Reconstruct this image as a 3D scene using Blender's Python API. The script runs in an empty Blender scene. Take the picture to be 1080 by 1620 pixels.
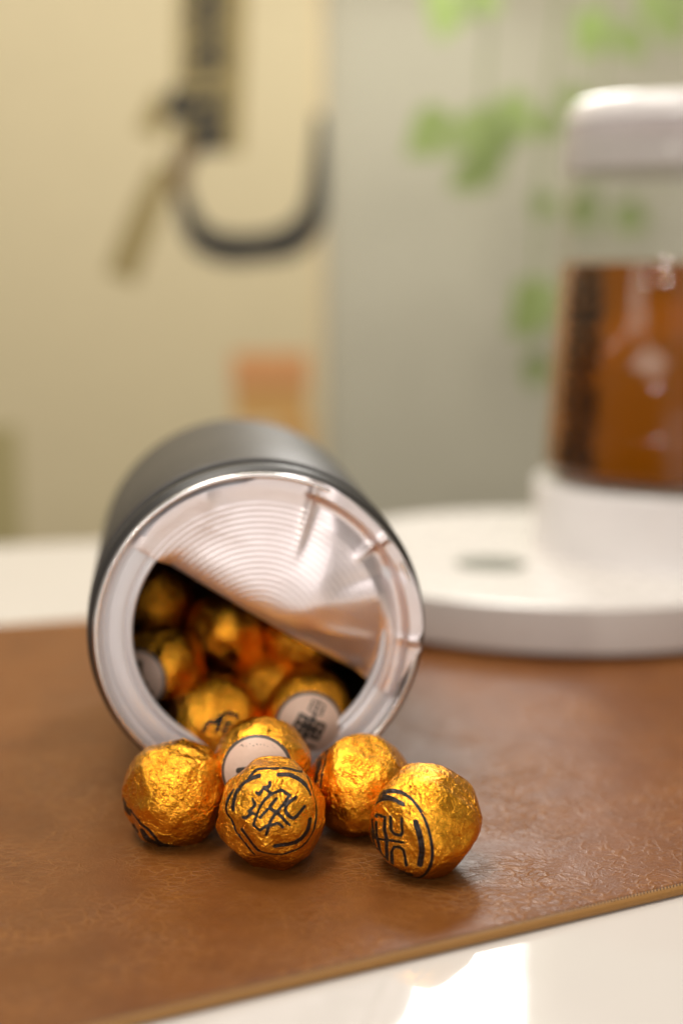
import bpy, bmesh, math, random
import numpy as np
from mathutils import Vector, Matrix
R = math.radians
sc = bpy.context.scene

# ---------------------------------------------------------------- camera
PITCH = 0.16889
CAMZ = 0.1633
cam_d = bpy.data.cameras.new('camera')
cam = bpy.data.objects.new('camera', cam_d)
sc.collection.objects.link(cam)
cam.location = (0, 0, CAMZ)
cam.rotation_euler = (math.pi/2 - PITCH, 0, 0)
cam_d.sensor_fit = 'VERTICAL'
cam_d.sensor_height = 36.0
cam_d.sensor_width = 24.0
cam_d.lens = 2300/1620*36
cam_d.clip_start = 0.01
cam_d.clip_end = 50
cam_d.dof.use_dof = True
cam_d.dof.focus_distance = 0.391
cam_d.dof.aperture_fstop = 3.7
cam_d.dof.aperture_blades = 0
sc.camera = cam

# ---------------------------------------------------------------- world and lamps
w = bpy.data.worlds.new("World"); sc.world = w
w.use_nodes = True
bg = w.node_tree.nodes['Background']
bg.inputs[0].default_value = (1.0, 0.90, 0.80, 1)
bg.inputs[1].default_value = 0.22
sc.view_settings.view_transform = 'Standard'
sc.view_settings.look = 'None'
sc.view_settings.exposure = 0.0
sc.view_settings.gamma = 1.0
sc.cycles.max_bounces = 10
sc.cycles.transmission_bounces = 10
sc.cycles.glossy_bounces = 5
sc.cycles.caustics_reflective = False
sc.cycles.caustics_refractive = False
sc.cycles.sample_clamp_indirect = 4.0
sc.cycles.use_denoising = True

def lamp(name, loc, target, sx, sy, power, col, shape='RECTANGLE'):
    d = bpy.data.lights.new(name, 'AREA')
    d.shape = shape; d.size = sx
    if shape in ('RECTANGLE', 'ELLIPSE'): d.size_y = sy
    d.energy = power; d.color = col
    o = bpy.data.objects.new(name, d)
    sc.collection.objects.link(o)
    o.location = loc
    o.rotation_euler = (Vector(target)-Vector(loc)).to_track_quat('-Z', 'Y').to_euler()
    return o
lamp('ceiling_panel_lamp', (-0.35, 0.35, 1.25), (0, 0.45, 0), 0.50, 0.40, 10.0, (1.0, 0.92, 0.82))
lamp('window_lamp', (0.105, 1.20, 0.57), (0.04, 0.35, 0), 0.098, 0.29, 2.6, (1.0, 0.97, 0.93))
lamp('room_lamp', (0.05, -1.0, 0.60), (0, 0.45, 0.03), 1.3, 0.9, 7.0, (1.0, 0.94, 0.91))
lamp('wall_wash_lamp', (-0.1, 0.90, 1.15), (0.0, 1.32, 0.45), 1.5, 0.15, 8.4, (1.0, 0.95, 0.86))
for i, (x, y, z) in enumerate(((-0.42, -0.1, 1.1), (0.35, 0.25, 1.2), (-0.48, -0.50, 0.36))):
    lamp('spot_lamp', (x, y, z), (0, 0.42, 0), 0.06, 0.06, 1.3, (1.0, 0.93, 0.82), 'DISK')
lamp('spot_lamp', (-1.25, -0.68, .42), (.12, .70, .2), .05, .05, .5, (1.0, .97, .95), 'DISK')

# ---------------------------------------------------------------- helpers
def lin(r, g, b):
    f = lambda c: (c/255/12.92) if c/255 <= 0.04045 else ((c/255+0.055)/1.055)**2.4
    return (f(r), f(g), f(b), 1)
class NT:
    def __init__(s, name):
        s.m = bpy.data.materials.new(name); s.m.use_nodes = True
        s.t = s.m.node_tree; s.n = s.t.nodes; s.p = s.n['Principled BSDF']; s.out = s.n['Material Output']
    def node(s, typ, **kw):
        n = s.n.new(typ)
        for k, v in kw.items():
            if k in ('ins',):
                for a, b in v.items():
                    if isinstance(b, bpy.types.NodeSocket): s.t.links.new(b, n.inputs[a])
                    else: n.inputs[a].default_value = b
            else: setattr(n, k, v)
        return n
    def math(s, op, a, b=0.0, c=0.0, clamp=False):
        n = s.n.new('ShaderNodeMath'); n.operation = op; n.use_clamp = clamp
        for i, v in enumerate((a, b, c)):
            if isinstance(v, bpy.types.NodeSocket): s.t.links.new(v, n.inputs[i])
            else: n.inputs[i].default_value = v
        return n.outputs[0]
    def mix(s, fac, a, b):
        n = s.n.new('ShaderNodeMix'); n.data_type = 'RGBA'
        for i, v in ((0, fac), (6, a), (7, b)):
            if isinstance(v, bpy.types.NodeSocket): s.t.links.new(v, n.inputs[i])
            else: n.inputs[i].default_value = v
        return n.outputs[2]
    def ramp(s, v, stops):
        n = s.n.new('ShaderNodeValToRGB'); s.t.links.new(v, n.inputs[0])
        e = n.color_ramp.elements
        while len(e) < len(stops): e.new(0.5)
        for q, (p, c) in zip(e, stops):
            q.position = p; q.color = c if not isinstance(c, (int, float)) else (c, c, c, 1)
        return n.outputs[0]
    def set(s, **kw):
        for k, v in kw.items():
            k = k.replace('_', ' ')
            if k not in s.p.inputs:
                k = {'Coat': 'Coat Weight', 'Sheen': 'Sheen Weight', 'Transmission': 'Transmission Weight'}[k]
            if isinstance(v, bpy.types.NodeSocket): s.t.links.new(v, s.p.inputs[k])
            else: s.p.inputs[k].default_value = v
        return s
    def coord(s, scale=(1, 1, 1), which='Object'):
        tc = s.n.new('ShaderNodeTexCoord'); mp = s.n.new('ShaderNodeMapping')
        s.t.links.new(tc.outputs[which], mp.inputs[0]); mp.inputs['Scale'].default_value = scale
        return mp.outputs[0]
    def noise(s, vec, scale, detail=3, rough=.5, dist=0.0, out=0):
        n = s.node('ShaderNodeTexNoise', ins={'Vector': vec, 'Scale': scale, 'Detail': detail, 'Roughness': rough, 'Distortion': dist})
        return n.outputs[out]
    def bump(s, h, dist, strength=1.0, normal=None):
        n = s.node('ShaderNodeBump', ins={'Height': h, 'Distance': dist, 'Strength': strength})
        if normal is not None: s.t.links.new(normal, n.inputs['Normal'])
        return n.outputs[0]

def simple(name, col, rough=.5, metal=0.0, bump_s=0, bump_d=0.0, **kw):
    t = NT(name); c = t.coord()
    n = t.noise(c, 60, 4)
    col2 = tuple(min(1, x*0.93) for x in col[:3])+(1,)
    t.set(Base_Color=t.mix(n, col, col2), Metallic=metal, Roughness=t.math('MULTIPLY_ADD', t.noise(c, 140, 3), 0.08, rough-.04), **kw)
    if bump_s: t.set(Normal=t.bump(t.noise(c, bump_s, 4), bump_d))
    return t.m

def link_mesh(name, me, mat, parent=None, smooth=True):
    o = bpy.data.objects.new(name, me); sc.collection.objects.link(o)
    if mat is not None and not me.materials: me.materials.append(mat)
    if smooth: me.polygons.foreach_set('use_smooth', [True]*len(me.polygons))
    if parent is not None: o.parent = parent
    return o
def pydata(name, v, f):
    me = bpy.data.meshes.new(name); me.from_pydata([tuple(map(float, q)) for q in v], [], f); me.update(); return me
def tag(o, label=None, cat=None, group=None, kind=None):
    if label: o['label'] = label
    if cat: o['category'] = cat
    if group: o['group'] = group
    if kind: o['kind'] = kind
    return o
def empty(name, loc):
    o = bpy.data.objects.new(name, None); o.empty_display_size = .01
    sc.collection.objects.link(o); o.location = loc; return o
def lathe(name, prof, seg=96, closed=False):
    """profile [(r, z)] revolved about local Z; r=0 ends become a single vertex"""
    v = []; f = []; rings = []
    for r, z in prof:
        if r < 1e-7: rings.append([len(v)]); v.append((0, 0, z))
        else:
            rings.append(list(range(len(v), len(v)+seg)))
            for i in range(seg):
                a = 2*math.pi*i/seg; v.append((r*math.cos(a), r*math.sin(a), z))
    pr = list(zip(rings, rings[1:]))
    if closed: pr.append((rings[-1], rings[0]))
    for a, b in pr:
        for i in range(seg):
            j = (i+1) % seg
            if len(a) == 1 and len(b) == 1: continue
            if len(a) == 1: f.append((a[0], b[j], b[i]))
            elif len(b) == 1: f.append((a[i], a[j], b[0]))
            else: f.append((a[i], a[j], b[j], b[i]))
    me = pydata(name, v, f)
    bm = bmesh.new(); bm.from_mesh(me); bmesh.ops.recalc_face_normals(bm, faces=bm.faces); bm.to_mesh(me); bm.free()
    return me
def round_prof(pts, rad, n=5):
    """round the inner corners of a polyline profile"""
    out = [pts[0]]
    for i in range(1, len(pts)-1):
        p, a, b = Vector(pts[i]), Vector(pts[i-1]), Vector(pts[i+1])
        da, db = (a-p), (b-p); r = min(rad if not isinstance(rad, dict) else rad.get(i, 0), da.length*.45, db.length*.45)
        if r <= 0: out.append(tuple(p)); continue
        A = p+da.normalized()*r; B = p+db.normalized()*r
        for k in range(n+1):
            t = k/n; out.append(tuple((1-t)**2*A+2*t*(1-t)*p+t*t*B))
    out.append(pts[-1]); return out

# ---------------------------------------------------------------- materials
def m_leather():
    t = NT('tan_leather'); c = t.coord()
    warp = t.node('ShaderNodeTexNoise', ins={'Vector': c, 'Scale': 90, 'Detail': 3})
    cw = t.node('ShaderNodeVectorMath', operation='MULTIPLY_ADD', ins={0: warp.outputs['Color'], 1: (.012, .008, .01), 2: c}).outputs[0]
    mp = t.node('ShaderNodeMapping', ins={'Vector': cw, 'Scale': (1, 2.0, 1), 'Rotation': (0, 0, .12)}).outputs[0]
    v1 = t.node('ShaderNodeTexVoronoi', feature='DISTANCE_TO_EDGE', ins={'Vector': mp, 'Scale': 210.0}).outputs['Distance']
    v2 = t.node('ShaderNodeTexVoronoi', feature='DISTANCE_TO_EDGE', ins={'Vector': mp, 'Scale': 620.0}).outputs['Distance']
    e1 = t.math('SUBTRACT', 1, t.math('MULTIPLY', v1, 7.0, clamp=True))
    e2 = t.math('SUBTRACT', 1, t.math('MULTIPLY', v2, 5.0, clamp=True))
    patch = t.ramp(t.noise(c, 26, 4, .6), [(.40, 0), (.62, 1)])
    big = t.noise(c, 14, 4, .6)
    mid = t.noise(c, 60, 5, .65)
    crease = t.math('MULTIPLY', e1, patch)
    fine = t.math('MULTIPLY_ADD', patch, .5, .25)
    base = t.mix(big, (0.130, 0.039, 0.0065, 1), (0.222, 0.074, 0.0130, 1))
    base = t.mix(t.math('MULTIPLY', t.ramp(mid, [(.35, 0), (.7, 1)]), .5), base, (0.100, 0.030, 0.006, 1))
    base = t.mix(t.math('MULTIPLY', crease, .45), base, (0.36, 0.155, 0.042, 1))
    base = t.mix(t.math('MULTIPLY', t.math('MULTIPLY', e2, fine), .35), base, (0.30, 0.12, 0.030, 1))
    h = t.math('ADD', t.math('MULTIPLY', crease, .9), t.math('MULTIPLY', t.math('MULTIPLY', e2, fine), .35))
    h = t.math('ADD', h, t.math('MULTIPLY', t.noise(c, 2600, 3), .22))
    h = t.math('ADD', h, t.math('MULTIPLY', t.noise(c, 120, 3), 1.0))
    t.set(Base_Color=base, Roughness=t.math('MULTIPLY_ADD', t.noise(c, 300, 4), .20, .27),
          Specular_IOR_Level=.26, Normal=t.bump(h, .00015))
    return t.m
def m_gold(name='gold_foil', seed=0.0):
    t = NT(name)
    tc = t.n.new('ShaderNodeTexCoord'); mp = t.n.new('ShaderNodeMapping'); t.t.links.new(tc.outputs['Object'], mp.inputs[0])
    oi = t.n.new('ShaderNodeObjectInfo')
    off = t.math('MULTIPLY', oi.outputs['Random'], 7.0)
    cb = t.node('ShaderNodeCombineXYZ', ins={0: off, 1: off, 2: off}).outputs[0]
    t.t.links.new(cb, mp.inputs['Location'])
    c = mp.outputs[0]
    warp = t.node('ShaderNodeTexNoise', ins={'Vector': c, 'Scale': 260, 'Detail': 4, 'Roughness': .6})
    cw = t.node('ShaderNodeVectorMath', operation='MULTIPLY_ADD', ins={0: warp.outputs['Color'], 1: (.006, .006, .006), 2: c}).outputs[0]
    def cr(sc_, vec, k):
        v = t.node('ShaderNodeTexVoronoi', feature='DISTANCE_TO_EDGE', ins={'Vector': vec, 'Scale': sc_}).outputs['Distance']
        return t.math('MINIMUM', v, k)
    ca = t.node('ShaderNodeMapping', ins={'Vector': cw, 'Scale': (1.15, .5, 1.0), 'Rotation': (.4, .7, .3)}).outputs[0]
    cb2 = t.node('ShaderNodeMapping', ins={'Vector': cw, 'Scale': (.55, 1.2, 1.1), 'Rotation': (1.1, .2, .9)}).outputs[0]
    c1 = cr(230, ca, .22); c2 = cr(520, cb2, .16)
    mpz = t.node('ShaderNodeMapping', ins={'Vector': cw, 'Scale': (.45, 1.0, 1.6), 'Rotation': (.5, .3, .8)}).outputs[0]
    c3 = cr(1250, mpz, .3)
    n1 = t.noise(c, 330, 5, .62, .8)
    rib = t.noise(t.node('ShaderNodeMapping', ins={'Vector': c, 'Scale': (1, 1, 7), 'Rotation': (.35, .9, .2)}).outputs[0], 1100, 2, .5)
    h = t.math('MULTIPLY', c1, 1.5)
    h = t.math('ADD', h, t.math('MULTIPLY', c2, .9))
    h = t.math('ADD', h, t.math('MULTIPLY', c3, .28))
    h = t.math('ADD', h, t.math('MULTIPLY', n1, .95))
    h = t.math('ADD', h, t.math('MULTIPLY', rib, .13))
    msk = t.ramp(t.noise(c, 75, 2, .5), [(.38, .45), (.60, 1)])
    nrm = t.bump(t.math('MULTIPLY', h, msk), .00070)
    at = t.node('ShaderNodeAttribute', attribute_name='ink').outputs['Fac']
    wear = t.math('MULTIPLY_ADD', t.noise(c, 900, 4, .7), .00022, -.00011)
    ink = t.math('SUBTRACT', .5, t.math('MULTIPLY', t.math('ADD', at, wear), 9000.0), clamp=True)
    tint = t.mix(t.noise(c, 160, 3), (1.0, 0.49, 0.045, 1), (0.92, 0.36, 0.021, 1))
    t.set(Base_Color=t.mix(ink, tint, (0.020, 0.010, 0.006, 1)),
          Metallic=t.math('MULTIPLY_ADD', ink, -.75, 1.0),
          Roughness=t.math('MULTIPLY_ADD', ink, .10, t.math('MULTIPLY_ADD', t.noise(c, 420, 3), .12, .08)), Normal=nrm)
    return t.m
def m_label():
    t = NT('paper_label'); c = t.coord()
    at = t.node('ShaderNodeAttribute', attribute_name='ink').outputs['Fac']
    ed = t.node('ShaderNodeAttribute', attribute_name='ring').outputs['Fac']
    ink = t.math('SUBTRACT', .5, t.math('MULTIPLY', at, 7000.0), clamp=True)
    ring = t.math('SUBTRACT', .5, t.math('MULTIPLY', ed, 9000.0), clamp=True)
    base = t.mix(t.noise(c, 500, 4), (0.80, 0.55, 0.42, 1), (0.70, 0.47, 0.35, 1))
    base = t.mix(ring, base, (0.10, 0.075, 0.065, 1))
    base = t.mix(ink, base, (0.035, 0.028, 0.022, 1))
    t.set(Base_Color=base, Roughness=.45, Normal=t.bump(t.noise(c, 700, 3), .0001))
    return t.m
def m_lid():
    t = NT('silver_foil_lid'); c = t.coord()
    n = t.noise(c, 55, 4, .6, .5)
    h = t.math('ADD', t.math('MULTIPLY', n, 1.0), t.math('MULTIPLY', t.noise(c, 1500, 2), .03))
    t.set(Base_Color=t.mix(t.noise(c, 90, 3), (0.88, 0.80, 0.80, 1), (0.82, 0.73, 0.72, 1)), Metallic=.97,
          Roughness=t.math('MULTIPLY_ADD', t.noise(c, 200, 3), .10, .31), Normal=t.bump(h, .00030))
    return t.m
def m_table():
    t = NT('white_table_gloss'); c = t.coord()
    t.set(Base_Color=t.mix(t.noise(c, 12, 4), (0.66, 0.62, 0.58, 1), (0.63, 0.595, 0.56, 1)),
          Roughness=t.math('MULTIPLY_ADD', t.noise(c, 40, 4), .03, .045), Specular_IOR_Level=.6, Coat=.0,
          Normal=t.bump(t.noise(c, 40, 2), .00006))
    return t.m
def m_wall():
    t = NT('olive_wall_paint'); c = t.coord()
    t.set(Base_Color=t.mix(t.noise(c, 3, 4), lin(186, 182, 163), lin(177, 173, 153)), Roughness=.8,
          Normal=t.bump(t.noise(c, 250, 3), .0006))
    return t.m
def m_leaf():
    t = NT('leaf_green'); c = t.coord()
    oi = t.n.new('ShaderNodeObjectInfo')
    col = t.mix(oi.outputs['Random'], (0.27, 0.31, 0.14, 1), (0.38, 0.40, 0.24, 1))
    col = t.mix(t.math('MULTIPLY', t.noise(c, 120, 3), .5), col, (0.45, 0.60, 0.18, 1))
    t.set(Base_Color=col, Roughness=.4, Normal=t.bump(t.noise(c, 200, 3), .0005))
    tr = t.node('ShaderNodeBsdfTranslucent', ins={'Color': (0.34, 0.52, 0.12, 1)})
    ms = t.node('ShaderNodeMixShader', ins={0: .35, 1: t.p.outputs[0], 2: tr.outputs[0]})
    t.t.links.new(ms.outputs[0], t.out.inputs[0])
    return t.m
def m_tea():
    t = NT('amber_tea')
    t.set(Base_Color=(0.36, 0.108, 0.0035, 1), Roughness=0.02, IOR=1.33, Transmission=.48, Specular_IOR_Level=.1)
    va = t.node('ShaderNodeVolumeAbsorption', ins={'Color': (0.97, 0.70, 0.10, 1), 'Density': 7.0})
    t.t.links.new(va.outputs[0], t.out.inputs['Volume'])
    return t.m
def thin_glass(name, tint, gloss_col, rough, ior):
    t = NT(name)
    tr = t.node('ShaderNodeBsdfTransparent', ins={'Color': tint})
    gl = t.node('ShaderNodeBsdfGlossy', ins={'Color': gloss_col, 'Roughness': rough})
    lw = t.node('ShaderNodeLayerWeight', ins={'Blend': .5})
    fac = t.math('MULTIPLY_ADD', t.math('POWER', lw.outputs['Facing'], 4.0), .40, .010)
    ms = t.node('ShaderNodeMixShader', ins={0: fac, 1: tr.outputs[0], 2: gl.outputs[0]})
    t.t.links.new(ms.outputs[0], t.out.inputs[0]); return t.m
def m_milky():
    t = NT('milky_collar')
    t.set(Base_Color=(0.74, 0.69, 0.70, 1), Roughness=.12)
    tr = t.node('ShaderNodeBsdfTransparent', ins={'Color': (.95, .93, .93, 1)})
    ms = t.node('ShaderNodeMixShader', ins={0: .60, 1: t.p.outputs[0], 2: tr.outputs[0]})
    t.t.links.new(ms.outputs[0], t.out.inputs[0]); return t.m
M = {
 'leather': m_leather(), 'gold': m_gold(), 'label': m_label(), 'lid': m_lid(), 'table': m_table(), 'wall': m_wall(),
 'leaf': m_leaf(), 'tea': m_tea(), 'glass': thin_glass('clear_glass', (.97, .97, .965, 1), (1, 1, 1, 1), .02, 1.45),
 'edge': simple('leather_edge', (0.30, 0.145, 0.035, 1), .5, bump_s=900, bump_d=.0002),
 'thread': simple('edge_thread', (0.07, 0.032, 0.010, 1), .7),
 'black': simple('black_matte_paint', (0.028, 0.023, 0.020, 1), .52, Specular_IOR_Level=.8),
 'collar': simple('black_collar_paint', (0.026, 0.024, 0.023, 1), .40, Specular_IOR_Level=.7),
 'rim': simple('bright_tinplate', (0.86, 0.83, 0.82, 1), .20, .92),
 'flange': simple('satin_flange', (0.88, 0.855, 0.88, 1), .36, .35),
 'seam': simple('seam_paint', (0.004, 0.004, 0.004, 1), .6, Specular_IOR_Level=.2),
 'inner': simple('dark_tin_inside', (0.07, 0.045, 0.028, 1), .4, .7),
 'white': simple('white_plastic', (0.72, 0.685, 0.65, 1), .28),
 'white2': simple('white_lid_plastic', (0.80, 0.77, 0.76, 1), .15),
 'gasket': m_milky(),
 'grey': simple('grey_button', (0.14, 0.14, 0.10, 1), .5),
 'rubber': simple('dark_rubber', (0.03, 0.028, 0.025, 1), .7),
 'panel': simple('cream_panel_paper', lin(207, 194, 157), .8),
 'frame': simple('panel_edge_paper', lin(220, 200, 158), .7),
 'ink': simple('black_ink', (0.018, 0.016, 0.012, 1), .6),
 'ink2': simple('thin_ink', lin(150, 134, 88), .8),
 'ink3': simple('brown_ink', lin(112, 92, 62), .8),
 'seal': simple('orange_seal_ink', lin(208, 150, 96), .8),
 'seal2': simple('pale_seal_ink', lin(204, 158, 92), .8),
 'olive': simple('olive_wash', lin(172, 160, 112), .8),
 'stem': simple('plant_stem', (0.22, 0.28, 0.08, 1), .6),
 'pot': simple('clay_pot', (0.45, 0.40, 0.34, 1), .6),
 'jar_strokes': simple('dark_strokes', (0.016, 0.008, 0.004, 1), .85, Specular_IOR_Level=.1),
 'floor': simple('floor_boards', (0.20, 0.13, 0.08, 1), .5),
}

# ---------------------------------------------------------------- the room behind
def slab(name, x0, x1, y0, y1, z0, z1, mat, parent=None, bevel=0.0):
    bm = bmesh.new()
    bmesh.ops.create_cube(bm, size=1)
    for v in bm.verts:
        v.co = ((x0+x1)/2+v.co.x*(x1-x0), (y0+y1)/2+v.co.y*(y1-y0), (z0+z1)/2+v.co.z*(z1-z0))
    if bevel: bmesh.ops.bevel(bm, geom=bm.edges[:], offset=bevel, segments=2, affect='EDGES')
    me = bpy.data.meshes.new(name); bm.to_mesh(me); bm.free()
    return link_mesh(name, me, mat, parent, smooth=False)
WALLY = 1.32
tag(slab('wall', -2.2, 2.2, WALLY, WALLY+.1, -.72, 1.9, M['wall']), 'plain olive grey painted wall behind the table', None, kind='structure')
tag(slab('floor', -2.2, 2.2, -1.6, WALLY-.002, -.76, -.72, M['floor']), None, None, kind='structure')

# table: glossy white top whose far edge slants, with legs
tab = empty('table', (0, .35, -.72))
def prism(name, pts, z0, z1, mat, parent=None, bev=0.0):
    bm = bmesh.new()
    lo = [bm.verts.new((x, y, z0)) for x, y in pts]; hi = [bm.verts.new((x, y, z1)) for x, y in pts]
    bm.faces.new(hi); bm.faces.new(lo[::-1]); n = len(pts)
    for i in range(n): bm.faces.new((lo[i], lo[(i+1) % n], hi[(i+1) % n], hi[i]))
    if bev: bmesh.ops.bevel(bm, geom=[e for e in bm.edges if abs(e.verts[0].co.z-e.verts[1].co.z) < 1e-6], offset=bev, segments=3, affect='EDGES')
    bmesh.ops.recalc_face_normals(bm, faces=bm.faces)
    me = bpy.data.meshes.new(name); bm.to_mesh(me); bm.free()
    return link_mesh(name, me, mat, parent, smooth=False)
def local(o, root):     # keep world coordinates of a mesh built in world space under an unrotated root
    o.location = -Vector(root.location); return o
k = .247
ytab = lambda x: .892+(x)*k
local(prism('table_top', [(-.75, -.26), (.75, -.26), (.75, ytab(.75)), (-.75, ytab(-.75))], -.028, 0, M['table'], tab, .003), tab)
for x, y in ((-.68, -.19), (.68, -.19), (.68, .95), (-.68, .64)):
    l = link_mesh('leg', lathe('leg', round_prof([(0, -.72), (.014, -.72), (.020, -.03), (0, -.03)], .002), 24), M['white'], tab)
    l.location = (x, y-.35, .72)
tag(tab, 'glossy white table top under the brown leather mat', 'table')

# ---------------------------------------------------------------- leather mat
FL, FR = Vector((-.42, .1045)), Vector((.45, .5384)); BR, BL = Vector((.50, .8440)), Vector((-.50, .5316))
MZ = .0026
def build_mat():
    root = empty('desk_mat', (0, .45, 0))
    corners = [FL, FR, BR, BL]
    def inset(d):
        out = []
        for i in range(4):
            p, a, b = corners[i], corners[i-1], corners[(i+1) % 4]
            e1 = (p-a).normalized(); e2 = (b-p).normalized()
            n1 = Vector((-e1.y, e1.x)); n2 = Vector((-e2.y, e2.x))
            m = (n1+n2); m = m/(m.dot(n1)); out.append(p+m*d)
        return out
    def strip(name, prof, mat, cap=False):
        v = []; f = []
        for d, z in prof:
            for c in inset(d): v.append((c.x, c.y-.45, z))
        for i in range(len(prof)-1):
            for j in range(4):
                f.append((i*4+j, i*4+(j+1) % 4, i*4+4+(j+1) % 4, i*4+4+j))
        if cap: f.append(tuple(range((len(prof)-1)*4, len(prof)*4)))
        return link_mesh(name, pydata(name, v, f), mat, root, smooth=False)
    strip('piped_edge', [(.0025, .0003), (.0004, .0003), (0, .0007), (-.0001, .0014), (.0002, .0021), (.0008, .0026), (.0015, .00275), (.0021, .0026), (.0024, .00235)], M['edge'])
    strip('leather_sheet', [(.0022, .0022), (.0030, .0025), (.0050, MZ)], M['leather'], True)
    # the stitches along the front edge, joined: far more than can be picked apart
    e = (FR-FL).normalized(); n = Vector((-e.y, e.x)); L = (FR-FL).length
    v = []; f = []; s = .0
    rnd = random.Random(4)
    while s < L:
        c = FL+e*s+n*.0015
        b = len(v); a = e*.00036+n*.00050; q = e*.00016
        z0, z1 = .0026, .00295
        for px in (c-a-q, c-a+q, c+a+q, c+a-q):
            v.append((px.x, px.y-.45, z0))
        for px in (c-a-q, c-a+q, c+a+q, c+a-q):
            v.append((px.x, px.y-.45, z1))
        f += [(b+4, b+5, b+6, b+7), (b, b+1, b+5, b+4), (b+1, b+2, b+6, b+5), (b+2, b+3, b+7, b+6), (b+3, b, b+4, b+7)]
        s += .00105+rnd.uniform(-.00006, .00006)
    st = link_mesh('stitching', pydata('stitching', v, f), M['thread'], root, smooth=False); st['kind'] = 'stuff'
    tag(root, 'tan brown leather desk mat with stitched edge lying on the white table', 'desk mat')
build_mat()

# ---------------------------------------------------------------- tea tin
CC = Vector((-.02472, .42354, .0515+MZ-.0004)); YAW = -.12197
def build_tin():
    root = empty('tea_tin', (CC.x, CC.y, MZ))
    # local Z of the tin axis points out of the mouth (towards the viewer)
    ax = Vector((-math.sin(YAW), -math.cos(YAW), 0)); e1 = Vector((math.cos(YAW), -math.sin(YAW), 0)); up = Vector((0, 0, 1))
    rot = Matrix((e1, up, ax)).transposed().to_4x4()
    def put(o):
        o.matrix_local = Matrix.Translation((0, 0, CC.z-MZ)) @ rot; return o
    body = [(0, -.1285), (.046, -.1285), (.0478, -.130), (.0505, -.1300), (.0515, -.1285), (.0515, -.0168), (.0513, -.0161), (.0506, -.0157), (.0500, -.0157)]
    put(link_mesh('body', lathe('body', body, 160), M['black'], root))
    put(link_mesh('seam', lathe('seam', [(.0503, -.0165), (.0503, -.0050)], 160), M['seam'], root))
    col = [(.0500, -.0066), (.0510, -.0065), (.0512, -.0060), (.0509, -.0048), (.0497, -.0030), (.0489, -.0018), (.0478, -.0020)]
    put(link_mesh('collar', lathe('collar', col, 160), M['collar'], root))
    rim = [(.0476, -.0022), (.0486, -.0020), (.04905, -.0013), (.0491, -.0006), (.0488, 0), (.0483, .0002), (.0478, .00005), (.0474, -.0005), (.0471, -.0016), (.0468, -.0030), (.0466, -.0034)]
    put(link_mesh('rim', lathe('rim', rim, 192), M['rim'], root))
    fl = [(.0467, -.0033), (.0462, -.0036), (.0455, -.0037), (.0452, -.0035), (.0449, -.0031), (.0446, -.0030), (.0408, -.0031), (.0403, -.0033), (.0400, -.0037), (.0397, -.0037), (.0394, -.0033), (.0388, -.0027), (.0381, -.0027), (.0376, -.0033), (.0374, -.0042), (.0377, -.0052), (.0384, -.0056)]
    put(link_mesh('inner_flange', lathe('inner_flange', fl, 192), M['flange'], root))
    ins = [(.0384, -.0055), (.0470, -.0055), (.0482, -.008), (.0482, -.1265), (.046, -.1280), (0, -.1280)]
    put(link_mesh('inside_wall', lathe('inside_wall', ins, 96), M['inner'], root))

    # peeled foil membrane: sheet in the plane of the mouth, free edge rolled into the tin
    ang = -R(32.2); T0 = .0036
    cs, sn = math.cos(ang), math.sin(ang)
    NS, NT_ = 400, 260
    def sm(a, b, x): t = np.clip((x-a)/(b-a), 0, 1); return t*t*(3-2*t)
    S = np.linspace(-1, 1, NS)[:, None]*np.ones((1, NT_)); Tn = np.ones((NS, 1))*np.linspace(0, 1, NT_)[None, :]
    half = .0455
    s = S*half
    # free chord end points sit at r ~ .041; outer limit varies with polar angle
    def router(phi):   # phi: polar angle in the mouth plane (0 = right, 90 = top)
        d = np.degrees(phi)
        r = .0494-.0036*sm(78, 100, d)
        r = r-.0009*np.exp(-((d-52)/9)**2)*0 - .0020*sm(128, 150, d)
        r += .0003*np.sin(d*.11+1)
        r -= .0011*np.exp(-((d-47)/13)**2)                      # flat cut between two folds
        r -= .0012*np.exp(-((d-(-3))/1.6)**2)+.0008*np.exp(-((d-36)/1.2)**2)
        r -= .0088*sm(-7, -21, d)
        return r
    t_hi = np.zeros_like(s)
    tt = np.linspace(T0, .052, 700)
    for i in range(NS):
        x = s[i, 0]*cs-tt*sn; y = s[i, 0]*sn+tt*cs       # rotated axes: s along chord, t up-right
        rr = np.hypot(x, y); lim = router(np.arctan2(y, x))
        ok = rr < lim
        t_hi[i, :] = tt[ok][-1] if ok.any() else T0+.0003
    t = T0+(t_hi-T0)*Tn
    x = s*cs-t*sn; y = s*sn+t*cs
    r = np.hypot(x, y); phi = np.degrees(np.arctan2(y, x))
    inh = 1-sm(.0325, .0380, r)                                                # 1 over the hole, 0 on the flange
    rt = 1-sm(60, 74, phi)                                                     # right part, pressed over the bead
    z = np.full_like(x, -.0025)
    z += .0015*(1-sm(.010, .040, r))                                           # slight doming
    z += (.00006*np.cos(r*2*math.pi/.00172))*sm(.008, .012, r)*(1-sm(.0395, .0415, r))*sm(-10, 25, phi)*(.35+.65*sm(50, 75, phi))   # pressed rings
    z += -.0003*np.exp(-((r-.0425)/.0012)**2)*rt + .0027*sm(.0436, .0458, r)*rt
    z += (1-rt)*(.0006*sm(.040, .0455, r)+.0008*np.exp(-((phi-128)/20)**2)*sm(.030, .044, r))
    def fold(p0, w, a, r0, r1, skew=0.0):
        d = (phi-(p0+skew*(r-r0)/.01))*np.pi/180*r
        return a*np.exp(-(np.abs(d)/w)**1.6)*sm(r0, r1, r)
    z += fold(64, .0014, .0012, .022, .040, 2)+fold(59, .0030, -.0005, .020, .034, 2)
    z += fold(37, .0013, .0012, .034, .043)+fold(31, .0030, -.0006, .020, .038, -3)
    z += fold(-4, .0013, .0005, .040, .046)
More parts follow.
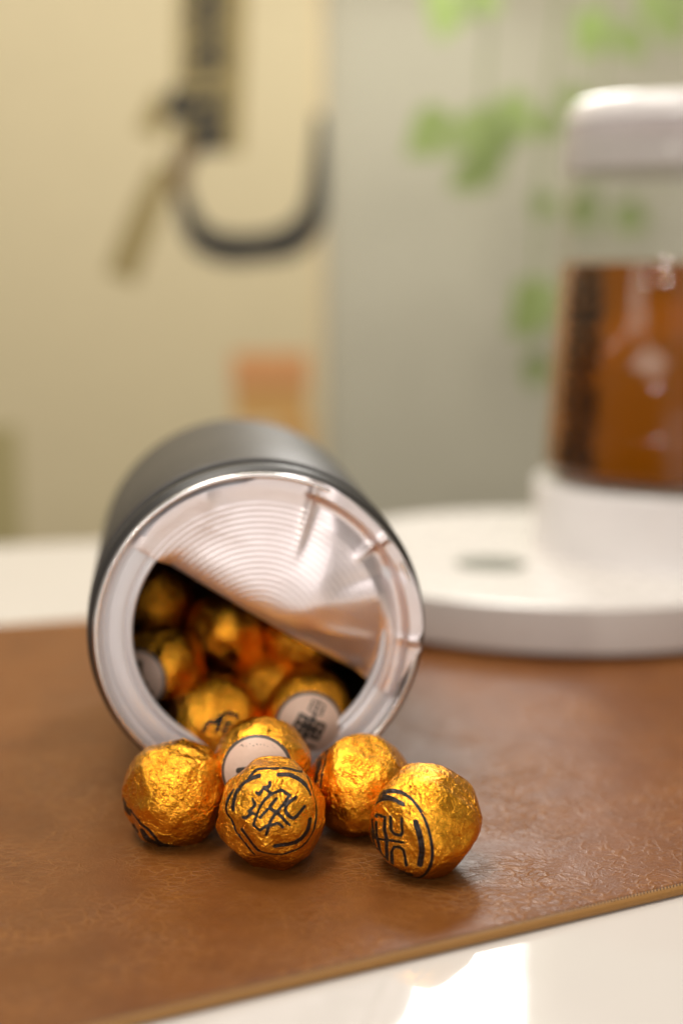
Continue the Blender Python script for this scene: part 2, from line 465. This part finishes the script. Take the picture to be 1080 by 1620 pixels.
    z += fold(96, .0050, .0004, .026, .042, 8)+fold(141, .0040, .0005, .030, .042)+fold(116, .0025, .0004, .034, .043, -6)
    z += fold(22, .0060, .0006, .006, .026, 10)
    # lower right of the sheet tips downward
    q = .0085-(y-.15*(x-.02)); z += -.26*.5*(q+np.sqrt(q*q+.0016**2))*sm(.002, .018, x)*(1-sm(.0365, .0415, r)); z += .0022*sm(.040, .0085, y-.15*(x-.02))*sm(.002, .020, x)*(1-sm(.037, .0425, r))
    z += .0004*np.exp(-((y-.000+.25*(x-.02))/.0022)**2)*sm(.012, .024, x)*inh
    rng = np.random.RandomState(5)
    for _ in range(18):
        px, py = rng.uniform(-.03, .045), rng.uniform(-.02, .044); a = rng.uniform(0, math.pi)
        dx, dy = x-px, y-py; al = dx*math.cos(a)+dy*math.sin(a); ac = -dx*math.sin(a)+dy*math.cos(a)
        z += rng.uniform(-.00016, .00022)*np.exp(-(al/.009)**2-(np.abs(ac)/.0030)**1.5)
    # rolled free edge
    rr_ = .0100
    th = np.clip((T0+rr_-t)/rr_, 0, 1)
    z = z-(rr_-np.sqrt(np.maximum(rr_**2-(th*rr_)**2, 0)))*.42*inh
    V = np.stack([x, y, z], -1)
    extra = []
    for kx, (dt, dz) in enumerate(((.0000, -.0006), (.0004, -.0014), (.0012, -.0022), (.0024, -.0028), (.0042, -.0032))):
        e = V[:, 0, :].copy(); wgt = inh[:, 0]+.06
        e[:, 0] += -sn*dt; e[:, 1] += cs*dt; e[:, 2] += dz*wgt; extra.append(e)
    V = np.concatenate([np.stack(extra[::-1], 1), V], 1)
    n2 = V.shape[1]; vl = V.reshape(-1, 3)
    idx = np.arange(NS*n2).reshape(NS, n2)
    q = np.stack([idx[:-1, :-1], idx[1:, :-1], idx[1:, 1:], idx[:-1, 1:]], -1).reshape(-1, 4)
    me = bpy.data.meshes.new('foil_lid'); me.from_pydata(vl.tolist(), [], q.tolist()); me.update()
    put(link_mesh('foil_lid', me, M['lid'], root))
    tag(root, 'black round tin on its side with silver foil lid half peeled, full of gold balls', 'tin')
build_tin()

# ---------------------------------------------------------------- gold foil balls
RIGHT = Vector((1, 0, 0)); FWD = Vector((0, math.cos(PITCH), -math.sin(PITCH))); UP = RIGHT.cross(FWD)
def ico(sub):
    bm = bmesh.new(); bmesh.ops.create_icosphere(bm, subdivisions=sub, radius=1)
    me = bpy.data.meshes.new('tea_ball'); bm.to_mesh(me); bm.free(); return me
def ball_shape(seed, planes=(), n=21):
    g = np.random.RandomState(seed)
    N = g.normal(size=(n, 3)); N /= np.linalg.norm(N, axis=1)[:, None]; D = g.uniform(.905, .990, n)
    if planes:
        N = np.concatenate([N, np.array([p[:3] for p in planes])/np.linalg.norm([p[:3] for p in planes], axis=1)[:, None]])
        D = np.concatenate([D, [p[3] for p in planes]])
    cre = []
    for _ in range(95):
        q = g.normal(size=3); q /= np.linalg.norm(q)
        a = np.cross(q, g.normal(size=3)); a /= np.linalg.norm(a)
        cre.append((q, a, g.uniform(.18, .75), g.uniform(.012, .036), g.uniform(.007, .024)*(1 if g.rand() < .7 else -1)*g.uniform(.5, 1), g.uniform(6, 20), g.uniform(0, 6)))
    lump = [(g.normal(size=3)*g.uniform(3, 8), g.uniform(0, 6), g.uniform(.003, .008)) for _ in range(14)]
    def f(P):
        d = P@N.T; rr = np.where(d > .3, D/np.maximum(d, .3), 9.0)
        rr = np.concatenate([rr, np.ones((len(P), 1))*1.01], 1)
        K = 90.0; r = -np.log(np.exp(-K*(rr-.9)).sum(1))/K+.9
        r = r/np.quantile(r, .75)
        for w_, p_, a_ in lump: r = r+a_*np.sin(P@w_+p_)
        for q, a, L, wd, am, fr, ph in cre:
            along = np.cross(q, a)
            sl = P@along
            dd = P@a+.03*np.sin(sl*fr+ph)
            m = np.exp(-((P-q)**2).sum(1)/(L*L))
            r = r-am*m*np.maximum(0, 1-np.abs(dd)/wd)
        return r
    return f
def seg_sdf(P2, strokes):
    """min distance (in same units) of points to poly-line strokes minus their half width"""
    best = np.full(len(P2), 9.0)
    for w_, pts in strokes:
        pts = np.array(pts, float)
        for a, b in zip(pts[:-1], pts[1:]):
            ab = b-a; L = (ab@ab) or 1e-12
            t = np.clip(((P2-a)@ab)/L, 0, 1)
            d = np.linalg.norm(P2-(a+t[:, None]*ab), axis=1)-w_/2
            best = np.minimum(best, d)
    return best
def smooth_line(pts, n=6):
    pts = [np.array(p, float) for p in pts]
    if len(pts) < 3: return pts
    out = []
    P = [2*pts[0]-pts[1]]+pts+[2*pts[-1]-pts[-2]]
    for i in range(1, len(P)-2):
        p0, p1, p2, p3 = P[i-1:i+3]
        for k_ in range(n):
            t = k_/n
            out.append(.5*((2*p1)+(-p0+p2)*t+(2*p0-5*p1+4*p2-p3)*t*t+(-p0+3*p1-3*p2+p3)*t**3))
    out.append(pts[-1]); return out
def norm_strokes(raw, cx, cy, rad):
    """strokes traced on the front of a ball, in ball radii"""
    return [((w_*(1.22 if w_ < 25 else 1.0))/rad, [((x-cx)/rad, -(y-cy)/rad) for x, y in (smooth_line(p) if sm_ else p)]) for w_, p, sm_ in raw]
BIG = 1.0
def make_ball(loc, rad, seed, sub, strokes=None, planes=(), frame=None, n_flat=21):
    me = ico(sub)
    n = len(me.vertices); co = np.empty(n*3, dtype=np.float64 if False else np.float32); me.vertices.foreach_get('co', co)
    P = co.reshape(-1, 3).astype(float); P /= np.linalg.norm(P, axis=1)[:, None]
    f = ball_shape(seed, planes, n_flat)
    r = f(P)
    ink = np.full(n, .01)
    fr = frame or (RIGHT, UP, -FWD)
    if strokes:
        A = np.array([list(fr[0]), list(fr[1]), list(fr[2])])
        Q = P@A.T
        s = seg_sdf(Q[:, :2], strokes)*rad-.00003
        ink = np.where(Q[:, 2] > 0.0, s, .01)
    V = P*(r*rad)[:, None]
    # rest: flatten anything that would sink through the surface is left to the placement
    me.vertices.foreach_set('co', V.astype(np.float32).ravel())
    at = me.attributes.new('ink', 'FLOAT', 'POINT'); at.data.foreach_set('value', ink.astype(np.float32))
    me.update()
    o = link_mesh('tea_ball', me, M['gold']); o.location = loc
    return o, f
def label_cap(ball, f, rad, direction, ang, strokes=(), ringw=.10):
    """round paper sticker that follows the ball, angular radius ang"""
    z = Vector(direction).normalized(); x = Vector((0, 0, 1)).cross(z)
    x = RIGHT.copy() if x.length < .1 else x.normalized(); y = z.cross(x)
    nr, na = 28, 96; v = [(0.0, 0.0)]
    for i in range(1, nr+1):
        for j in range(na): v.append((i/nr*math.cos(2*math.pi*j/na), i/nr*math.sin(2*math.pi*j/na)))
    v = np.array(v); rr = np.hypot(v[:, 0], v[:, 1]); th = rr*ang
    k_ = np.where(rr > 0, np.sin(th)/np.maximum(rr, 1e-9), ang)
    P = v[:, :1]*k_[:, None]*np.array(x)+v[:, 1:]*k_[:, None]*np.array(y)+np.cos(th)[:, None]*np.array(z)
    V = P*(np.full(len(P), f(P).max()+.004)*rad)[:, None]
    V *= 1.0
    # an outer skirt that tucks the paper into the foil
    faces = [(0, 1+j, 1+(j+1) % na) for j in range(na)]
    for i in range(nr-1):
        a = 1+i*na; b = a+na
        for j in range(na): faces.append((a+j, b+j, b+(j+1) % na, a+(j+1) % na))
    base = 1+(nr-1)*na; sk = P[base:]*(rad*.93); off = len(V); V = np.concatenate([V, sk])
    for j in range(na): faces.append((base+j, off+j, off+(j+1) % na, base+(j+1) % na))
    me = pydata('paper_label', V, faces)
    sz = math.sin(ang)*rad
    ink = seg_sdf(v, strokes)*sz if strokes else np.full(len(v), .01)
    ink = np.concatenate([ink, np.full(na, .01)])
    ring = np.concatenate([(1-ringw-rr)*sz, np.full(na, -.01)])
    for nm, arr in (('ink', ink), ('ring', ring)):
        at = me.attributes.new(nm, 'FLOAT', 'POINT'); at.data.foreach_set('value', arr.astype(np.float32))
    return link_mesh('paper_label', me, M['label'], ball)

EMBLEM = norm_strokes([
 (22, [(540, 210), (543, 235), (490, 265), (455, 300), (438, 292)], 0), (20, [(492, 246), (560, 297)], 0), (20, [(540, 300), (600, 280), (640, 258)], 0),
 (22, [(640, 258), (712, 310), (655, 380), (595, 445), (550, 510), (518, 620)], 0),
 (20, [(560, 295), (500, 340), (455, 400), (432, 470), (410, 540), (465, 582), (520, 545)], 0),
 (22, [(598, 330), (540, 400), (500, 440), (465, 478)], 0), (22, [(540, 398), (620, 450), (702, 540)], 0),
 (24, [(758, 332), (700, 368), (675, 412), (692, 460), (740, 490), (790, 455), (830, 412)], 1),
 (22, [(402, 340), (420, 375), (368, 432), (388, 448), (345, 488), (318, 488)], 0), (18, [(388, 440), (432, 462)], 0),
 (20, [(540, 545), (615, 520), (652, 555)], 0),
 (30, [(448, 162), (390, 180), (330, 216), (262, 300), (240, 360), (230, 438)], 1),
 (26, [(605, 155), (700, 165), (780, 205), (838, 258)], 1), (16, [(838, 258), (880, 330)], 0),
 (36, [(880, 522), (850, 600), (775, 680), (690, 716), (588, 726)], 1),
 (32, [(292, 602), (345, 660), (395, 720), (452, 765)], 1),
 (12, [(345, 180), (420, 132), (520, 112), (660, 118), (805, 160)], 1), (12, [(850, 200), (905, 290), (930, 400), (928, 520), (890, 640), (800, 740), (650, 800), (520, 790), (455, 765)], 1),
 (17, [(232, 285), (185, 380), (172, 460), (205, 540), (235, 640), (330, 760), (408, 822)], 1),
], 540, 545, 480)
B4 = norm_strokes([
 (16, [(545, 515), (545, 590), (530, 615), (495, 612), (478, 590), (480, 515)], 0), (14, [(470, 655), (548, 655)], 0), (15, [(505, 780), (488, 720), (497, 690), (530, 685), (552, 700), (576, 778)], 0),
 (14, [(408, 530), (415, 520), (450, 522), (446, 600), (460, 700), (478, 765)], 0), (11, [(392, 600), (400, 650), (440, 655), (480, 655)], 0), (10, [(410, 560), (412, 640), (440, 730), (470, 765)], 0), (9, [(385, 560), (390, 640), (415, 720)], 0), (9, [(395, 700), (440, 722)], 0),
 (34, [(622, 530), (645, 600), (656, 680), (648, 768)], 1),
 (20, [(385, 480), (430, 440), (490, 420), (552, 438)], 1),
 (36, [(560, 838), (600, 850)], 0),
 (15, [(378, 500), (430, 420), (510, 384), (570, 390), (630, 440), (675, 520), (700, 600), (712, 680), (705, 760), (670, 840), (610, 884), (540, 870), (500, 850)], 1),
], 690, 585, 318)
B1 = norm_strokes([
 (12, [(28, 400), (45, 432), (85, 455), (130, 490), (170, 525), (205, 560), (232, 600), (330, 640)], 1),
 (22, [(140, 535), (180, 578), (240, 622), (300, 645)], 1), (26, [(75, 538), (108, 548)], 0), (20, [(30, 425), (62, 468)], 0), (9, [(80, 555), (120, 590), (190, 630)], 1),
], 290, 380, 276)
B3 = norm_strokes([
 (19, [(86, 155), (72, 230), (66, 320)], 1), (10, [(124, 138), (103, 230), (96, 345)], 1), (8, [(40, 200), (25, 260)], 0),
], 331, 370, 302)
DT = norm_strokes([(26, [(0, -10), (60, -60), (110, -70), (150, -40)], 1), (24, [(60, -60), (20, 40)], 0), (24, [(120, 10), (170, 70)], 0), (20, [(-60, 40), (-30, -20), (0, -10)], 1), (22, [(90, -20), (60, 60)], 0)], -10, 20, 300)

LB5 = [(.022, [(x, .62+.10*math.cos(x*2.2)+(.03 if i % 2 else -.03)), (x+.05, .60+.10*math.cos(x*2.2)+(-.03 if i % 3 else .03))]) for i, x in enumerate(np.linspace(-.5, .45, 11))] + [(.16, [(-.45, .02), (-.25, .05)]), (.14, [(-.3, -.2), (.3, -.2)]), (.14, [(.1, .05), (.4, -.05)])]
def turn(st, a):
    c_, s_ = math.cos(a), math.sin(a)
    return [(w_, [(x*c_-y*s_, x*s_+y*c_) for x, y in p]) for w_, p in st]
LBE = turn([(.05, [(-.22, .72), (.16, .72), (.16, .42), (-.22, .42), (-.22, .72)]), (.05, [(-.03, .8), (-.03, .36)]), (.05, [(-.2, .57), (.14, .57)]),
       (.10, [(-.36, .22), (.36, .22), (.36, -.22), (-.36, -.22), (-.36, .22)]), (.12, [(-.3, 0), (.3, 0)]), (.12, [(0, .3), (0, -.3)]), (.10, [(-.2, .14), (.22, -.14)]), (.10, [(-.2, -.12), (.2, .12)]),
       (.10, [(-.4, -.5), (.4, -.5)]), (.12, [(0, -.36), (0, -.85)]), (.10, [(-.3, -.75), (.3, -.75)])], -.45)
LBC = turn([(.42, [(-.35, .25), (-.25, -.35)]), (.13, [(-.05, .55), (.25, .45), (.2, -.1), (.3, -.5)]), (.12, [(-.3, .5), (.3, .5), (.2, .1), (-.35, .1)]), (.14, [(-.3, -.1), (.3, -.2)]), (.14, [(-.1, .3), (-.1, -.6)]), (.1, [(-.35, -.55), (.35, -.6)])], .3)
LOOSE = 'gold foil balls spilled on the leather mat'
INSIDE = 'gold foil balls inside the tin'
spec = [
 # loc, rad, seed, sub, strokes, planes(dir, d), label
 ((-.0467, .3937, .0149+MZ), .0156, 11, 7, B1, [(.2, -.3, .9, .93), (-.8, -.5, .35, .97), (.75, -.5, .35, .96)], 'smooth topped gold foil ball left of the emblem ball, dark print low on its side'),
 ((-.0190, .3767, .0150+MZ), .0153, 23, 7, EMBLEM, [(-.1, -.85, .42, .955), (-.65, -.3, -.75, .92), (0, -.3, -1, .96)], 'gold foil ball showing the whole round black emblem to the front'),
 ((.0056, .3991, .0148+MZ), .0151, 37, 7, B3, [(0, -.7, .65, .955), (.9, -.2, .5, .95), (.2, -.4, -.9, .95)], 'gold foil ball behind the front two, with two thin black lines at its left'),
 ((.0224, .3714, .0151+MZ), .0153, 41, 7, B4, [(.80, -.25, -.62, .90), (.7, -.3, .72, .95), (-.2, -.8, .5, .96), (0, -.2, -1, .95)], 'rightmost gold foil ball with half of a black emblem on its left side'),
]
BALLS = []
for loc, rad, seed, sub, st, pl, lab in spec:
    o, f = make_ball(Vector(loc)-Vector((0, 0, MZ*.75)), rad, seed, sub, st, pl)
    # settle on the mat
    # soft foil flattens where the ball rests on the mat
    fl = MZ-.0001-o.location.z
    for v in o.data.vertices:
        if v.co.z < fl: v.co.z = fl-.00002*(fl-v.co.z)/.001
    tag(o, lab, 'foil ball', LOOSE)
    BALLS.append(o)
spec2 = [
 ((-.0229, .3990, .0205), .0144, 52, 6, None, (-.05, -.94, .22), R(42), LB5, 'gold foil ball with pink paper label leaning on the tin mouth behind the emblem ball', LOOSE),
 ((-.0643, .4862, .0503), .0146, 53, 6, None, None, 0, None, 'orange gold ball highest at the upper left inside the tin', INSIDE),
 ((-.0377, .4765, .0412), .0143, 54, 6, None, None, 0, None, 'bright gold ball in the middle of the tin mouth just under the foil lid', INSIDE),
 ((-.0580, .4561, .0346), .0146, 55, 6, None, (-.44, -.90, -.02), R(38), LBC, 'gold ball at left in the tin, its paper label turned to the rim', INSIDE),
 ((-.0392, .4381, .0222), .0146, 56, 6, DT, None, 0, None, 'gold ball low in the tin with a smudge of black print on top', INSIDE),
 ((-.0102, .4414, .0236), .0148, 57, 6, None, (.02, -.97, .02), R(43), LBE, 'gold ball at lower right in the tin showing a pink label with black squares', INSIDE),
 ((-.0224, .4677, .0222), .0146, 58, 6, None, None, 0, None, 'gold ball tucked behind the labelled ball at lower right in the tin', INSIDE),
 ((-.0105, .4680, .0420), .0146, 59, 5, None, None, 0, None, 'dim gold ball under the rolled foil edge, right side of the tin', INSIDE),
 ((-.0240, .5200, .0500), .0146, 60, 5, None, None, 0, None, 'dark reddish ball deep in the tin beside the bright middle ball', INSIDE),
 ((-.0388, .4950, .0195), .0146, 61, 5, None, (.15, -.12, .98), R(38), (), 'shaded gold ball under the bright middle one with a dull grey label edge', INSIDE),
]
for loc, rad, seed, sub, st, ld, la, ls, lab, grp in spec2:
    loc = Vector(loc)+Vector((0, 0, 0.0 if grp == INSIDE else .0008))
    o, f = make_ball(loc, rad, seed, sub, st, n_flat=14)
    if ld: label_cap(o, f, rad, ld, la, ls or ())
    tag(o, lab, 'foil ball', grp)

# ---------------------------------------------------------------- tea maker base, jar
def build_tray():
    root = empty('tea_maker_base', (.1035, .697, MZ))
    pr = round_prof([(0, .0014), (.112, .0014), (.1200, .0022), (.1208, .0225), (.1185, .0232), (0, .0229)], {2: .002, 3: .0014, 4: .001}, 6)
    b = link_mesh('body', lathe('body', pr, 160), M['white'], root)
    for a in (0.5, 2.07, 3.64, 5.2):
        f_ = link_mesh('foot', lathe('foot', [(0, 0), (.009, 0), (.0095, .0016), (0, .0016)], 24), M['rubber'], root); f_.location = (.09*math.cos(a), .09*math.sin(a), -.0)
    bt = link_mesh('round_button', lathe('round_button', round_prof([(0.0165, .0222), (.0165, .0235), (.0150, .0238), (0, .0236)], .0004, 3), 64), M['grey'], root)
    bt.location = (-.034, -.034, 0)
    pl = link_mesh('warming_plate', lathe('warming_plate', round_prof([(.0715, .0222), (.0706, .0270), (.0702, .0562), (.0690, .0572), (.0680, .0560), (0, .0560)], .0018, 5), 128), M['white2'], root)
    pl.location = (.0615, .011, 0)
    tag(root, 'round white plastic tea maker base behind the tin, grey button on top', 'tea maker')
build_tray()
def build_jar():
    root = empty('glass_jar', (.1650, .711, MZ+.0563))
    H = .172
    R0, R1 = .0662, .0580
    wall = 0.0016
    out = [(0, 0), (R0-.003, 0), (R0, .003), (R1, H), (R1-wall, H), (R0-wall, .006), (R0-.006, .004), (0, .004)]
    link_mesh('glass_wall', lathe('glass_wall', round_prof(out, .0015, 3), 128), M['glass'], root)
    LV = .1050
    rl = R0-wall-(R0-R1)*(LV/H)-.0004
    link_mesh('tea', lathe('tea', round_prof([(0, .0036), (R0-.0060, .0036), (R0-wall-.0005, .0085), (rl-.0003, LV), (rl-.0012, LV-.0008), (0, LV-.0008)], {1: .001, 2: .002}, 3), 128), M['tea'], root)
    # lid: skirt, shoulder and cap
    lid = round_prof([(0, H-.006), (R1-wall-.001, H-.006), (R1-wall-.001, H+.0006), (R1-.0010, H+.0006), (R1-.0010, H-.0025), (R1-.0004, H-.0025), (R1-.0006, H+.004), (R1-.005, H+.0085), (0, H+.0095)], {5: .0005, 6: .006, 7: .004}, 5)
    sk = round_prof([(R1-.0002, H-.003), (R1+.0008, H-.0028), (R1+.0008+.0012, H-.0240), (R1+.0012, H-.0245), (R1+.0012, H-.023)], .0003, 2)
    link_mesh('lid_collar', lathe('lid_collar', sk, 128), M['gasket'], root)
    link_mesh('lid', lathe('lid', lid, 128), M['white2'], root)
    # upright column of dark strokes at the left of the glass, shapes invented
    ph0 = R(211)
    rnd = random.Random(3)
    for ci, zc in enumerate((.091, .068, .044, .019)):
        v = []; f = []
        def stroke(a0, z0, a1, z1, wd):
            rz = lambda z: R0+.00015-(R0-R1)*(z/H)
            n = 5; b = len(v)
            d = Vector(((a1-a0)*R0, z1-z0)); L = d.length or 1e-6; nn = Vector((-d.y, d.x))/L*wd/2
            for i in range(n+1):
                t_ = i/n
                for sg in (-1, 1):
                    a = a0+(a1-a0)*t_+sg*nn.x/R0; z = z0+(z1-z0)*t_+sg*nn.y
                    v.append((rz(z)*math.cos(a), rz(z)*math.sin(a), z))
            for i in range(n): f.append((b+2*i, b+2*i+1, b+2*i+3, b+2*i+2))
        w_ = .21; hh = .0105
        for q in range(3): 
            zz = zc+hh*(.9-q*.8); stroke(ph0-w_*rnd.uniform(.7, 1), zz, ph0+w_*rnd.uniform(.7, 1), zz+.0006, .0040)
        stroke(ph0, zc+hh, ph0+rnd.uniform(-.03, .03), zc-hh, .0030)
        stroke(ph0-w_*.7, zc+hh*.5, ph0-w_*.8, zc-hh, .0026); stroke(ph0+w_*.7, zc+hh*.4, ph0+w_*.8, zc-hh, .0026)
        link_mesh('dark_stroke_block', pydata('dark_stroke_block', v, f), M['jar_strokes'], root, smooth=False)
    tag(root, 'glass jar of amber tea with white lid standing on the tea maker base', 'jar')
build_jar()

# ---------------------------------------------------------------- calligraphy panel on the wall
def build_panel():
    Y = WALLY-.0105
    root = empty('calligraphy_panel', (-.27, WALLY, .30))
    def loc(o): o.location = -Vector(root.location); return o
    loc(slab('paper_sheet', -.60, -.0225, Y, WALLY-.001, -.28, .95, M['panel'], root))
    loc(slab('paper_border', -.0225, -.0155, Y+.002, WALLY-.001, -.28, .95, M['frame'], root))
    kx = (Y)/1.28
    def ribbon(name, pts, widths, mat, depth=.0006, smooth=True):
        pts2 = smooth_line([np.array(p)*1.0 for p in pts], 8) if smooth and len(pts) > 2 else [np.array(p, float) for p in pts]
        n = len(pts2); ws = np.interp(np.linspace(0, 1, n), np.linspace(0, 1, len(widths)), widths)
        v = []; f = []
        for i, p in enumerate(pts2):
            a = pts2[max(0, i-1)]; b = pts2[min(n-1, i+1)]; d = b-a; d = d/(np.linalg.norm(d) or 1); nn = np.array((-d[1], d[0]))*ws[i]/2
            for q in (p-nn, p+nn): v.append((q[0], Y-depth, q[1]))
            for q in (p-nn, p+nn): v.append((q[0], Y+.0005, q[1]))
        for i in range(n-1):
            a = 4*i; b = a+4
            f += [(a, a+1, b+1, b), (a, b, b+2, a+2), (a+1, a+3, b+3, b+1)]
        f += [(0, 2, 3, 1), (4*n-4, 4*n-3, 4*n-1, 4*n-2)]
        return loc(link_mesh(name, pydata(name, v, f), mat, root, smooth=False))
    Z0 = 0.1633
    def P(u, v):      # hand measured positions on the panel
        dx = (u-540)/2300; yy = (810-v)/2300
        dy = math.cos(PITCH)+yy*math.sin(PITCH); dz = -math.sin(PITCH)+yy*math.cos(PITCH)
        return (dx*Y/dy, Z0+dz*Y/dy)
    ribbon('ink_stroke', [P(288, 300), P(300, 345), P(322, 378), P(360, 392), P(410, 391), P(455, 382), P(482, 360), P(498, 320), P(503, 250), P(505, 180)], [.012, .018, .025, .027, .025, .028, .026, .018, .012, .006], M['ink'])
    ribbon('ink_stroke', [P(300, 228), P(287, 265), P(281, 312)], [.020, .017, .012], M['ink3'], .0009)
    ribbon('ink_wash', [P(262, 262), P(228, 345), P(192, 440)], [.018, .026, .028], M['ink2'], .0003)
    ribbon('ink_wash', [P(262, 150), P(235, 212)], [.016, .022], M['ink2'], .0003)
    ribbon('ink_wash', [P(338, -300), P(336, 0), P(330, 240)], [.062, .060, .058], M['ink2'], .0002)
    ribbon('ink_stroke', [P(290, 140), P(276, 190)], [.018, .022], M['ink'], .0011)
    ribbon('ink_stroke', [P(308, 222), P(352, 212)], [.022, .026], M['ink'], .0013)
    rnd = random.Random(8)
    for c in (175, 85, 10, -70, -150):
        x0, x1 = 297, 360
        v = []
        for k_, dv in enumerate((-28, -4, 22)):
            ribbon('ink_character', [P(x0+rnd.uniform(0, 8), c+dv), P(x1-rnd.uniform(0, 8), c+dv-3)], [.0060], M['ink'], .0008, False)
        ribbon('ink_character', [P(328+rnd.uniform(-8, 8), c-34), P(326, c+34)], [.0065], M['ink'], .0010, False)
        ribbon('ink_character', [P(306, c-6), P(302, c+30)], [.0055], M['ink'], .0012, False)
        ribbon('ink_character', [P(350, c-20), P(352, c+28)], [.0055], M['ink'], .0014, False)
    ribbon('red_seal', [P(368, 588), P(488, 588)], [.034], M['seal'], .0006, False)
    ribbon('red_seal', [P(372, 640), P(485, 640)], [.030], M['seal2'], .0006, False)
    ribbon('red_seal', [P(440, 690), P(492, 690)], [.030], M['seal2'], .0007, False)
    ribbon('olive_mark', [P(-40, 770), P(32, 770)], [.110], M['olive'], .0006, False)
    tag(root, 'cream paper panel on the wall with black brush strokes and orange seal', 'panel')
build_panel()

# ---------------------------------------------------------------- trailing plant
def build_plant():
    root = empty('hanging_plant', (.26, 1.06, .70))
    L = Vector(root.location)
    link_mesh('pot', lathe('pot', round_prof([(0, -.05), (.045, -.05), (.065, .05), (.060, .05), (.058, .035), (0, .035)], .003), 48), M['pot'], root)
    # cords up to the ceiling hook
    def tube(name, pts, r, mat):
        pts = [Vector(p) for p in smooth_line([np.array(p) for p in pts], 6)]; v = []; f = []; n = 8
        for i, p in enumerate(pts):
            d = (pts[min(i+1, len(pts)-1)]-pts[max(0, i-1)]).normalized(); a = d.orthogonal().normalized(); b = d.cross(a)
            for k_ in range(n):
                an = 2*math.pi*k_/n; q = p+(a*math.cos(an)+b*math.sin(an))*r-L; v.append(tuple(q))
        for i in range(len(pts)-1):
            for k_ in range(n): f.append((i*n+k_, i*n+(k_+1) % n, (i+1)*n+(k_+1) % n, (i+1)*n+k_))
        return link_mesh(name, pydata(name, v, f), mat, root)
    for k_ in range(3):
        a = k_*2.1; tube('cord', [(L.x+.062*math.cos(a), L.y+.062*math.sin(a), L.z+.05), (L.x+.03*math.cos(a), L.y+.03*math.sin(a), L.z+.3), (L.x, L.y, L.z+.7)], .0012, M['pot'])
    stems = [[(.11, 1.0, .70), (.085, .99, .5), (.078, 1.0, .33)], [(.12, 1.0, .70), (.10, 1.0, .42), (.095, 1.0, .25), (.105, 1.01, .215)],
             [(.16, .99, .70), (.15, 1.0, .4), (.135, 1.01, .22), (.134, 1.0, .09)], [(.18, 1.0, .70), (.185, 1.0, .45), (.175, 1.02, .31)],
             [(.20, 1.02, .70), (.225, 1.02, .45), (.215, 1.02, .33)], [(.17, 1.05, .70), (.185, 1.07, .4), (.18, 1.07, .18)]]
    for s_ in stems: tube('stem', [(x*1.17, y+.17, .1633+(z-.1633)*1.17) for x, y, z in s_[1:]], .0013, M['stem'])
    # heart shaped leaf
    NU, NV = 10, 8; v = []; f = []
    for i in range(NU+1):
        t = i/NU; wd = .5*math.sin(math.pi*min(1, t*1.0)**.62)*(1-.15*t)
        for j in range(NV+1):
            s_ = j/NV*2-1
            v.append((s_*wd, -t+.12*(1-t)*abs(s_)**2*0+(.10*abs(s_) if t < .25 else 0)*(1-t*4 if t < .25 else 0), .10*abs(s_)*wd*2-.18*t*t))
    for i in range(NU):
        for j in range(NV): a = i*(NV+1)+j; f.append((a, a+1, a+NV+2, a+NV+1))
    leaf = pydata('leaf', v, f); leaf.materials.append(M['leaf']); leaf.polygons.foreach_set('use_smooth', [True]*len(leaf.polygons))
    spots = [(.075, .99, .345, .034, 0.3), (.081, .99, .338, .022, -1.1), (.072, .99, .257, .032, .9), (.085, 1.0, .262, .034, -.5), (.104, 1.0, .268, .028, -.9), (.096, 1.0, .238, .024, .1), (.091, .995, .225, .020, 1.0), (.111, 1.0, .252, .018, .4),
             (.137, .99, .150, .034, .4), (.145, 1.0, .140, .028, -.8), (.130, 1.01, .130, .018, .9), (.137, 1.01, .100, .020, .3), (.172, 1.0, .325, .028, .5), (.183, 1.0, .315, .022, -.8), (.152, 1.01, .28, .018, -.3),
             (.214, 1.02, .352, .040, -.2), (.182, 1.07, .205, .026, 1.2), (.148, 1.03, .262, .018, .9), (.141, 1.02, .21, .016, .5), (.196, 1.07, .20, .022, -1.2)]
    for x, y, z, s_, a in spots:
        y += .17; x *= 1.17; z = .1633+(z-.1633)*1.17; s_ *= 1.4
        o = bpy.data.objects.new('leaf', leaf); sc.collection.objects.link(o); o.parent = root
        o.location = Vector((x, y, z))-L; o.scale = (s_, s_, s_); o.rotation_euler = (R(90)-.35, a, a*.4)
        o.rotation_euler = (Matrix.Rotation(a, 3, 'Y') @ Matrix.Rotation(R(75), 3, 'X')).to_euler()
    tag(root, 'trailing plant with bright green leaves hanging behind the jar', 'plant')
build_plant()
